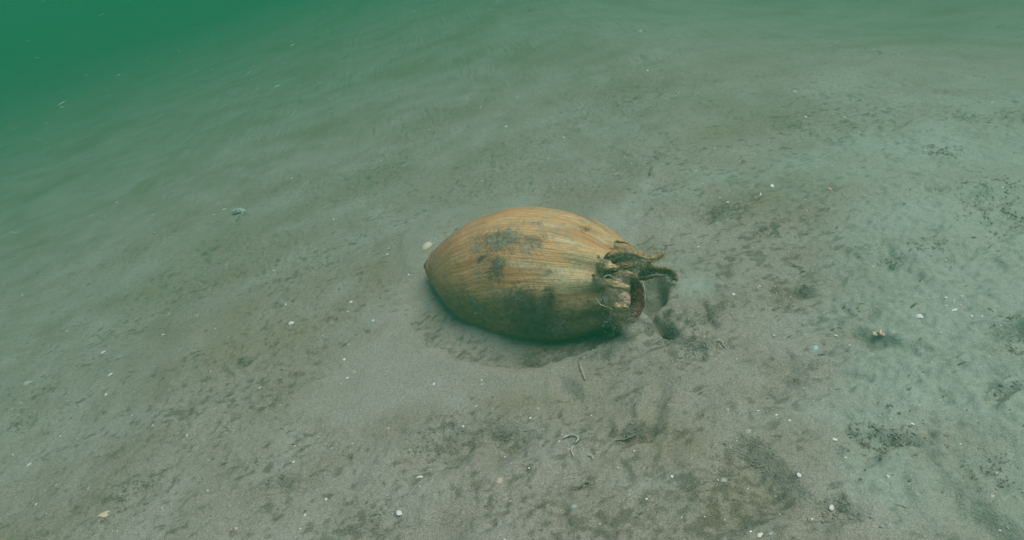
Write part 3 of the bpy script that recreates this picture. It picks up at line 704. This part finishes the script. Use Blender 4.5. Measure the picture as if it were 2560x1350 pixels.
BIG = [
 (1067, 616, 30, 'v', 'c', 0, 'cream clam shell half lying just behind the pointed left end of the snail'),
 (934, 801, 12, 'd', 't', 0, 'round pale teal shell disc on the sand left of the snail'),
 (727, 808, 20, 'c1', 'w', -50, 'white wedge-shaped chip left of the teal disc'),
 (769, 768, 16, 's0', 'u', 40, 'thin grey sliver just above the white wedge-shaped chip'),
 (714, 761, 8, 'c2', 'w', 0, 'small bright white chip left of the thin grey sliver'),
 (877, 755, 9, 'c3', 'w', 0, 'small round white chip above the teal disc'),
 (258, 880, 14, 'c4', 'w', -60, 'bright white squarish chip in the left part, above a notched one'),
 (276, 936, 14, 'c5', 'w', -60, 'notched white chip just below the squarish one at left'),
 (68, 959, 20, 'c0', 'u', 10, 'mottled white fragment close to the left edge, upper of two'),
 (72, 1163, 15, 'c2', 'w', 0, 'bright white lump close to the left edge, low in the picture'),
 (221, 1220, 16, 's1', 'u', 60, 'translucent grey curl of shell in the lower left'),
 (261, 1289, 26, 'c3', 'c', 30, 'large cream-white fragment in the lower left corner'),
 (372, 1240, 14, 's0', 'u', 40, 'grey sliver above right of the large cream fragment'),
 (405, 1270, 10, 's1', 'w', 45, 'small white sliver below the grey sliver at lower left'),
 (998, 1281, 17, 'v', 'w', 20, 'white cupped half shell near the bottom, left of centre'),
 (1051, 1193, 20, 'k', 'w', 70, 'white crescent of shell above the cupped half shell'),
 (1023, 1124, 24, 's0', 'c', -60, 'long cream sliver above the white crescent'),
 (973, 1070, 18, 's1', 'c', 20, 'small cream twig-like piece above left of the long sliver'),
 (1085, 960, 9, 'c1', 'w', 60, 'small white chip on the smooth slope below the snail pit'),
 (884, 928, 20, 's1', 'c', -30, 'yellowish twig-like shell piece left of the smooth slope'),
 (869, 944, 9, 'c2', 'w', 0, 'small pale chip touching the yellowish twig-like piece'),
 (1158, 1066, 9, 'c4', 'w', 90, 'white chip right of the long cream sliver'),
 (1148, 1140, 7, 's0', 'w', 50, 'tiny white sliver below the white chip near bottom centre'),
 (1249, 1202, 24, 'c5', 'p', -25, 'pinkish elongated fragment low in the picture, centre'),
 (814, 1248, 8, 'c0', 'w', 0, 'small white chip near the bottom left of the cupped shell'),
 (590, 1321, 10, 'c3', 'c', 0, 'yellowish pebble-like fragment at the bottom edge'),
 (1680, 1190, 12, 'c1', 'w', 80, 'bright white chip left of the dusty square fragment'),
 (1808, 1202, 20, 'c4', 'u', 30, 'dusty square fragment in the lower right centre'),
 (1573, 1236, 10, 'c2', 'u', 0, 'small rounded pale chip below left of the bright white one'),
 (1434, 1265, 14, 'c5', 'u', -30, 'faint grey-white flake near the bottom centre'),
 (1403, 1277, 8, 's0', 'w', 0, 'tiny white bar beside the faint grey-white flake'),
 (1999, 1187, 12, 'd', 'w', 0, 'round white disc in the lower right'),
 (2080, 1265, 18, 'c1', 'w', 60, 'bright white pointed chip beside a dark dent at lower right'),
 (2086, 1098, 11, 'c0', 'w', -20, 'small white oval chip above the round white disc'),
 (2114, 1143, 6, 'd', 'w', 0, 'very small round white grain right of the round disc'),
 (1898, 1337, 18, 'c3', 'w', -20, 'large white fragment cut by the bottom edge'),
 (1925, 1333, 11, 'c5', 'u', 0, 'smaller pale chip just right of the large bottom fragment'),
 (2282, 1060, 8, 'd', 'w', 0, 'small round white grain right of the dark clumps'),
 (2520, 1320, 12, 's0', 'w', -50, 'bluish white sliver in the bottom right corner'),
 (2037, 870, 16, 'v', 't', -15, 'oval pale teal half shell right of the churned sand'),
 (1935, 838, 8, 'c4', 'w', 0, 'small white chip below right of the second hollow'),
 (2015, 837, 8, 'd', 'u', 0, 'faint pale grain above the oval teal shell'),
 (2385, 752, 14, 's0', 'w', -80, 'upright white sliver topping the shell bits at the far right'),
 (2385, 775, 12, 'c1', 'w', 0, 'white triangular chip under the upright sliver'),
 (2365, 743, 8, 'c2', 'w', 0, 'small white chip left of the upright sliver'),
 (2400, 763, 8, 'c3', 'p', 0, 'small pinkish chip right of the upright sliver'),
 (2366, 764, 7, 'c0', 'c', 0, 'small cream chip left of the white triangular chip'),
 (2493, 765, 9, 's0', 'w', 0, 'white grain alone near the right edge'),
 (1870, 1078, 14, 'd', 'u', 0, 'faint grey disc right of the dark burrow'),
 (1880, 791, 8, 's0', 'w', 10, 'tiny white bar above right of the second hollow'),
 (1835, 735, 9, 'd', 'w', 0, 'small oval white chip right of the second hollow'),
 (2060, 1036, 7, 's0', 'w', -10, 'tiny white bar above the white oval chip'),
 (1803, 1297, 9, 's0', 'c', 70, 'left one of two tiny cream bits side by side near the bottom'),
 (1811, 1298, 7, 'c2', 'c', 0, 'right one of two tiny cream bits side by side near the bottom'),
 (1619, 176, 10, 'c4', 'w', 0, 'white chip alone far off at top centre'),
 (1862, 206, 9, 's0', 'w', 0, 'thin white bar far off at upper right'),
 (1984, 231, 15, 'v', 'u', 0, 'dome-shaped grey-white shell far off at upper right'),
 (1787, 370, 14, 's1', 'w', -25, 'bent white sliver above the snail, to the right'),
 (1931, 464, 15, 'c1', 'w', 60, 'bright white rectangular chip right of the snail, upper half'),
 (1902, 486, 11, 'k', 'w', 0, 'small white curl below left of the rectangular chip'),
 (2075, 472, 14, 'c3', 'p', 0, 'pale lump against a dark clump at upper right'),
 (2012, 498, 12, 's1', 'w', -20, 'pale sliver below the pale lump at upper right'),
 (2085, 329, 8, 's0', 'w', -45, 'small bright white bar in the upper right'),
 (2278, 324, 9, 's0', 'w', -20, 'white bar further right in the upper right'),
 (2393, 426, 9, 's0', 'w', -10, 'white bar below the rubble at upper right'),
 (1745, 617, 10, 'd', 'w', 0, 'oval white pebble right of the spines'),
 (2460, 641, 10, 's0', 'w', 0, 'white bar in the right part, level with the spines'),
 (1682, 554, 8, 's0', 'w', 20, 'tiny white bar above right of the snail'),
 (1265, 317, 8, 'd', 'w', 0, 'small white disc alone above the snail, upper centre'),
 (1125, 301, 5, 'd', 'w', 0, 'very small white grain upper left of that disc'),
 (806, 381, 8, 's1', 'w', 0, 'small white chip in the hazy upper left'),
 (336, 347, 9, 's1', 'w', 0, 'small pale chip far off in the green haze at left'),
 (365, 430, 12, 's0', 'u', 40, 'pale streak-like sliver in the hazy left part'),
 (535, 537, 9, 's0', 'w', 20, 'small white chip left of the pale teal lump'),
 (27, 580, 8, 's0', 'w', 15, 'small white chip at the left edge in the haze'),
 (972, 621, 12, 's0', 'w', 20, 'white sliver on the sand left of the snail tip'),
 (970, 636, 8, 'c1', 'w', 0, 'white chip under the white sliver left of the snail tip'),
 (904, 660, 9, 's0', 'w', -10, 'short white bar left of the snail tip, farther out'),
 (2298, 790, 19, 'v', 'w', 10, 'white ribbed half shell standing out at right'),
]
for px, py, sz, kd, mt, ro, lb in BIG:
    frag(px, py, sz, kd, mt, ro, lb, flat=(1.6 if kd[0] in 'v' else 1.0))
SMALL = [(380, 837), (410, 836), (160, 917), (467, 1088), (382, 1063), (926, 1058), (20, 1285), (120, 1345), (264, 987), (400, 1010), (52, 1007), (590, 548), (676, 325), (560, 523), (702, 401),
         (852, 497), (1150, 441), (834, 548), (1030, 552), (440, 476), (425, 521), (1409, 343), (1600, 344), (1764, 295), (2148, 330), (1477, 465), (1412, 453), (1823, 478), (2165, 618), (1354, 491),
         (1723, 541), (1838, 357), (1922, 352), (2335, 615), (2350, 1000), (1985, 370), (1996, 353), (1875, 352), (2120, 347), (2140, 355), (2080, 414), (2040, 417), (1740, 428), (1757, 459), (1820, 505),
         (2087, 1230), (1560, 1090), (1442, 1015), (1585, 1127), (1650, 1160), (1240, 1160), (1205, 960), (1190, 1015), (1260, 968), (1325, 1045), (2330, 905), (2320, 745), (1860, 575), (1787, 605), (1900, 715),
         (1800, 660), (1750, 700), (1205, 950), (1290, 880), (1605, 903), (1725, 880), (1950, 765), (2420, 783), (2430, 790), (2405, 740), (2455, 790), (1050, 632), (1130, 470), (1215, 262), (760, 1190),
         (640, 1000), (700, 1012), (830, 1120), (520, 1150), (480, 1060), (335, 1100), (150, 1090), (90, 1260), (230, 1180), (1500, 1310), (1620, 1275), (1940, 1240), (2200, 1200), (2400, 1110), (2480, 1240)]
for k in range(165):
    SMALL.append((random.uniform(0, 2560), 1350 - 1150 * random.random()**1.0))
for px, py in SMALL:
    if px < 1000 and py < 420 and random.random() < .5: continue
    if 1040 < px < 1700 and 500 < py < 880: continue
    sz = random.choice([3.5, 4, 4.5, 5, 5.5, 6.5, 8])
    frag(px, py, sz, random.choice(['c0', 'c1', 'c2', 'c3', 'c4', 'c5', 's0', 's1']), random.choice('wwwwcu'), None,
         'tiny pale shell speck lying loose on the sand', group='tiny pale shell specks on the sand', cat='shell speck')

# ------------------------------------------------------------------ strands and worm tubes
def strand(name, pts, rad, mt, label, cat='strand', lift=.004, group=None):
    P3 = [at(px, py) + np.array([0, 0, lift * random.uniform(.3, 1.2)]) for px, py in pts]
    b = P3[len(P3) // 2].copy(); b[2] -= lift
    o = obj(name, lumpy_tube(name, P3, rad, random.random() * 9, n=44, m=8, amp=.35, base=b), mt); o.location = tuple(b)
    return tag(o, label, cat, group)
strand('worm_tube', [(1408, 1100), (1418, 1093), (1432, 1091), (1444, 1094), (1446, 1102), (1440, 1112)], .0015, M_dusty, 'hooked white worm tube on the sand below the snail', 'worm tube')
strand('thin_strand', [(1433, 1122), (1430, 1132), (1436, 1145)], .0010, M_twig, 'short cream strand hanging below the hooked worm tube')
strand('thin_strand', [(1470, 1142), (1478, 1143), (1485, 1151)], .0009, M_dusty, 'short pale arc right of the hooked worm tube')
strand('thin_strand', [(1605, 705), (1612, 725), (1614, 748), (1609, 770), (1601, 788)], .0005, M_white, 'fine white curved thread between snail foot and hollow', lift=.006)
strand('thin_strand', [(1790, 858), (1803, 857), (1811, 868), (1816, 874)], .0008, M_dusty, 'grey forked twig right of the churned sand', 'twig')
strand('buried_stick', [(1448, 905), (1456, 930), (1464, 952)], .0022, M_silted, 'silt-covered stick end in the sand under the snail', 'stick', lift=.0015)
strand('thin_strand', [(1540, 1105), (1560, 1103), (1580, 1096), (1592, 1090)], .0013, M_debris, 'dark rootlet running left from the burrow below the snail', 'rootlet')
strand('thin_strand', [(1425, 1222), (1450, 1222), (1462, 1210), (1475, 1212)], .0012, M_debris, 'dark thin rootlet at the bottom centre', 'rootlet')
strand('thin_strand', [(1970, 660), (1990, 668), (2010, 672)], .0010, M_debris, 'dark thin rootlet in the right half', 'rootlet')
strand('thin_strand', [(1625, 440), (1628, 425), (1632, 415)], .0022, M_debris, 'short dark stub standing on the sand above the snail', 'rootlet', lift=.006)

# small hermit-crab shell at right
def spiral_shell(name, rad, base):
    n, m = 90, 16; V_ = []
    for i in range(n):
        t = i / (n - 1); ph = t * 2 * math.pi * 3; k = math.exp(-1.9 * t)
        tr = rad * .5 * k; cr = rad * .45 * k
        for j in range(m):
            b = 2 * math.pi * j / m
            V_.append(((cr + tr * math.cos(b)) * math.cos(ph), (cr + tr * math.cos(b)) * math.sin(ph), rad * 1.7 * (1 - k) + tr * math.sin(b)))
    V_ = np.array(V_); V_ = V_ @ np.array([[0, 0, 1], [0, 1, 0], [-1, 0, 0]]).T
    return np_mesh(name, V_, grid_faces(n, m, wrap=True))
p = at(2206, 838); hr = empty('small_sea_snail', (p[0], p[1], p[2])); tag(hr, 'small white and reddish snail shell beside its dent at right', 'sea snail')
o = obj('shell', spiral_shell('shell', .0055, p), M_pink, hr); o.location = (0, 0, .004); o.rotation_euler = (0, .2, 2.2)
o = obj('shell_plate', MESH[('v', 'w')].copy(), None, hr); o.scale = (.010, .008, .006); o.location = (.010, -.005, .002); o.rotation_euler = (.4, .3, -.6)
o = obj('shell_plate', MESH[('c2', 'c')].copy(), None, hr); o.scale = (.008, .008, .006); o.location = (-.007, .005, .002); o.rotation_euler = (.3, -.2, .9)

# ------------------------------------------------------------------ debris crumbs
def crumbs(name, pts, sizes, base, elong=(1, 2.6), lift=.25, ang=None):
    n = len(pts)
    tmpl = np.array([[1, 0, 0], [.45, .8, .05], [-.5, .75, 0], [-1, 0, .03], [-.45, -.8, 0], [.5, -.7, .04], [0, 0, .75]])
    tri = np.array([[0, 1, 6], [1, 2, 6], [2, 3, 6], [3, 4, 6], [4, 5, 6], [5, 0, 6]])
    V_ = np.repeat(tmpl[None], n, 0) * (1 + rng.normal(0, .28, (n, 7, 3)))
    el = rng.uniform(*elong, n)
    V_[:, :, 0] *= (el * sizes)[:, None]; V_[:, :, 1] *= (sizes / np.sqrt(el))[:, None]; V_[:, :, 2] *= (sizes * rng.uniform(.2, .6, n))[:, None]
    a = rng.uniform(0, 2 * np.pi, n) if ang is None else rng.normal(ang, .55, n); c, s = np.cos(a)[:, None], np.sin(a)[:, None]
    x = V_[:, :, 0] * c - V_[:, :, 1] * s; y = V_[:, :, 0] * s + V_[:, :, 1] * c
    tl = rng.normal(0, .18, (n, 1)); z = V_[:, :, 2] + x * tl + (sizes * lift)[:, None] * 0
    x = x + pts[:, 0:1]; y = y + pts[:, 1:2]; z = z + pts[:, 2:3]
    V_ = np.stack([x, y, z], -1).reshape(-1, 3) - base
    F_ = (tri[None] + (np.arange(n) * 7)[:, None, None]).reshape(-1, 3)
    return np_mesh(name, V_, F_, smooth=False)
# fine litter over the whole bed
N = 110000
qx = rng.uniform(-1.6, 2.2, N); qy = .15 + 3.6 * rng.random(N)**1.5
dens = .12 + .9 * sstep(.0, .8, noise2(qx * 14, qy * 20, 51) + .8 * noise2(qx * 38, qy * 60, 52) + .4 * noise2(qx * 3, qy * 3, 53))
cl2 = np.clip(sstep(.03, -.02, sdf(SMOOTH, qx, qy)) + .9 * sstep(.02, -.02, sdf(RING, qx, qy)), 0, 1)
keep = rng.random(N) < dens * (1 - .85 * cl2) * .6
qx, qy = qx[keep], qy[keep]
sz = .0006 + .0020 * rng.random(len(qx))**2.5
pts = np.stack([qx, qy, height(qx, qy)], -1)
lit = obj('debris_litter', crumbs('debris_litter', pts, sz, np.zeros(3), ang=.1), M_debris2); tag(lit, 'fine brown organic litter strewn over the sand', 'litter', kind='stuff')
N = 5200
qx = rng.uniform(-1.6, 2.0, N); qy = .15 + 2.8 * rng.random(N)**1.4
kp = rng.random(N) < .25 + .9 * sstep(0, .6, noise2(qx * 9, qy * 12, 151)); qx, qy = qx[kp], qy[kp]
gs = .0004 + .0010 * rng.random(len(qx))**2
gr_ = obj('shell_grit', crumbs('shell_grit', np.stack([qx, qy, height(qx, qy)], -1), gs, np.zeros(3), elong=(1, 1.8)), M_white); tag(gr_, 'fine white shell grit sprinkled over the sand', 'grit', kind='stuff')
# clumps one can tell apart
CL = [(530, 627, .018, 130, 'round rough dark clump in the left half, above the snail level'), (607, 905, .008, 40, 'dark crumbs in the burrow hole left of the snail'),
      (46, 1062, .012, 60, 'dark clump close to the left edge'), (520, 469, .022, 60, 'dark smear of debris in the hazy left part'),
      (643, 416, .016, 50, 'small dark clump in the upper left haze'), (615, 536, .009, 30, 'dark clump touching the pale teal lump'),
      (1340, 888, .020, 130, 'dark debris drift in the pit right under the snail'), (1270, 850, .0, 0, None),
      (1080, 850, .018, 70, 'dark debris patch on the left slope of the pit'), (1270, 1095, .024, 130, 'brown clump of debris below the pit, centre'),
      (1100, 1095, .030, 160, 'wide brown debris patch below left of the pit'), (325, 1252, .035, 150, 'broad dark debris drift in the lower left'),
      (925, 1308, .030, 150, 'dark debris clump at the bottom, left of centre'), (690, 1216, .014, 60, 'small dark clump in the lower left centre'),
      (1590, 1090, .014, 60, 'dark debris around the burrow below the snail'), (1675, 835, .022, 150, 'dark ragged debris on the right wall of the foot hollow'),
      (1725, 862, .028, 170, 'olive debris heap right of the foot hollow'), (1790, 778, .014, 60, 'dark debris in the second hollow right of the snail'),
      (1790, 538, .024, 120, 'dark clump above right of the spines'), (1850, 540, .022, 70, 'dark dotted debris row beside the upper right clump'),
      (1910, 577, .014, 40, 'small dark drift right of the spines'), (2004, 727, .009, 40, 'compact dark spot in the right half'),
      (2205, 1085, .026, 120, 'dark elongated clump in the lower right'), (2175, 1120, .018, 60, 'second dark clump just below the elongated one'),
      (2095, 1287, .018, 70, 'dark clump beside the pointed white chip'), (1850, 1155, .024, 90, 'olive debris patch in the lower right centre'),
      (2482, 465, .040, 130, 'large dark clump in the right part, upper of two'), (2515, 540, .045, 160, 'largest dark clump close to the right edge, lower of two'),
      (1963, 293, .026, 80, 'dark clump far off at upper right centre'), (2410, 293, .030, 80, 'dark clump far off at upper right'),
      (2530, 290, .045, 110, 'dark clump at the right edge near the top'), (2350, 375, .026, 110, 'rubble patch with pale bits at upper right'),
      (2085, 475, .018, 50, 'dark clump holding the pale lump'), (2232, 650, .014, 40, 'dark tuft in the right part level with the spines'), (2330, 610, .018, 40, 'small dark drift at far right'),
      (2245, 270, .05, 60, 'line of dark crumbs far off at upper right'), (2475, 1180, .018, 50, 'dark streak near the lower right corner'), (2520, 983, .012, 40, 'dark crescent of debris at the right edge'),
      (2540, 855, .022, 60, 'dark debris inside the big hole at the right edge'), (1680, 465, .03, 50, 'thin tangle above right of the snail')]
for px, py, r, n, lb in CL:
    if not n: continue
    c = at(px, py); n = n * 3
    n2 = n * 8; x = c[0] + r * 1.1 * rng.normal(0, .75, n2); y = c[1] + r * .85 * rng.normal(0, .75, n2)
    wn = np.clip(.25 + noise2(x * 45 + 7, y * 60, 51) + .7 * noise2(x * 120, y * 150, 57), 0, 1) * (np.hypot(x - c[0], y - c[1]) < 1.9 * r) + 1e-9
    ii = rng.choice(n2, size=n, replace=False, p=wn / wn.sum()); x, y = x[ii], y[ii]
    P_ = np.stack([x, y, height(x, y) + .0015 * rng.random(n)], -1)
    o = obj('debris_clump', crumbs('debris_clump', P_, .0004 + .0009 * rng.random(n)**2 * (1 + .4 * r / .03), c, elong=(1, 2.2)), M_debris)
    o.location = tuple(c); tag(o, lb, 'debris clump', 'dark debris clumps on the sand')
# pale teal lump
p = at(600, 531)
o = obj('pale_lump', lumpy_tube('pale_lump', [p + np.array([-.022, .006, .004]), p + np.array([-.005, 0, .005]), p + np.array([.018, -.008, .000])], .008, 5, n=60, m=30, amp=.7, fr=3, base=p), M_dusty); o.location = tuple(p)
tag(o, 'ragged pale teal lump in the left half, beyond the round clump', 'lump')
# olive tufts of algae standing in churned sand (countable, beside the hollow)
for px, py, n, L, lb in [(1668, 700, 60, .012, 'dark fuzzy tuft on the rim of the foot hollow'), (1745, 790, 60, .010, 'olive fuzzy tuft between the two hollows'), (1330, 885, 50, .008, 'short dark tuft in the pit under the snail'),
                         (1800, 870, 50, .009, 'olive tuft on the far side of the churned sand')]:
    c = at(px, py); sd2 = []
    for _ in range(n):
        x, y = c[0] + random.gauss(0, .010), c[1] + random.gauss(0, .008); sd2.append((np.array([x, y, hz(x, y)]), np.array([0, 0, 1.0])))
    o = obj('algae_tuft', filaments('algae_tuft', sd2, L, .0005, c, droop=1.2, curl=1.3, seg=6, jit=.9), M_fuzz_d); o.location = tuple(c); tag(o, lb, 'algae tuft', 'algae tufts on the sand')

# ------------------------------------------------------------------ particles drifting in the water
N = 2600
pp_ = np.stack([rng.uniform(-3.0, 2.2, N), rng.uniform(.3, 4.2, N), rng.uniform(-.1, .60, N)], -1)
dd = np.linalg.norm(pp_ - CP, axis=1); pp_ = pp_[dd > .55]; pp_ = pp_[pp_[:, 2] > height(pp_[:, 0], pp_[:, 1]) + .02]
sn = obj('drifting_particles', crumbs('drifting_particles', pp_, (.0007 + .0022 * rng.random(len(pp_))**3) * np.clip(np.linalg.norm(pp_ - CP, axis=1) / 1.9, .3, 1.3), np.zeros(3), elong=(2, 5), ang=.1), M_snow)
tag(sn, 'pale specks of matter drifting in the green water', 'particles', kind='stuff')

# ------------------------------------------------------------------ the murky green water (haze)
x0, x1, y0, y1, z0, z1 = -60, 60, -60, 60, -2.5, .78
Vb = [(x, y, z) for x in (x0, x1) for y in (y0, y1) for z in (z0, z1)]
Fb = [(0, 1, 3, 2), (4, 6, 7, 5), (0, 4, 5, 1), (2, 3, 7, 6), (0, 2, 6, 4), (1, 5, 7, 3)]
me = np_mesh('haze', Vb, Fb, smooth=False)
hm = bpy.data.materials.new('green_water'); hm.use_nodes = True; t = hm.node_tree
t.nodes.remove(t.nodes['Principled BSDF'])
pv = t.nodes.new('ShaderNodeVolumePrincipled')
pv.inputs['Color'].default_value = (.027, .215, .106, 1)
pv.inputs['Absorption Color'].default_value = (.07, .15, .13, 1)
pv.inputs['Density'].default_value = .50
pv.inputs['Anisotropy'].default_value = .2
t.links.new(pv.outputs['Volume'], t.nodes['Material Output'].inputs['Volume'])
hb = obj('haze', me, hm); tag(hb, 'murky green water filling the whole scene', kind='stuff')
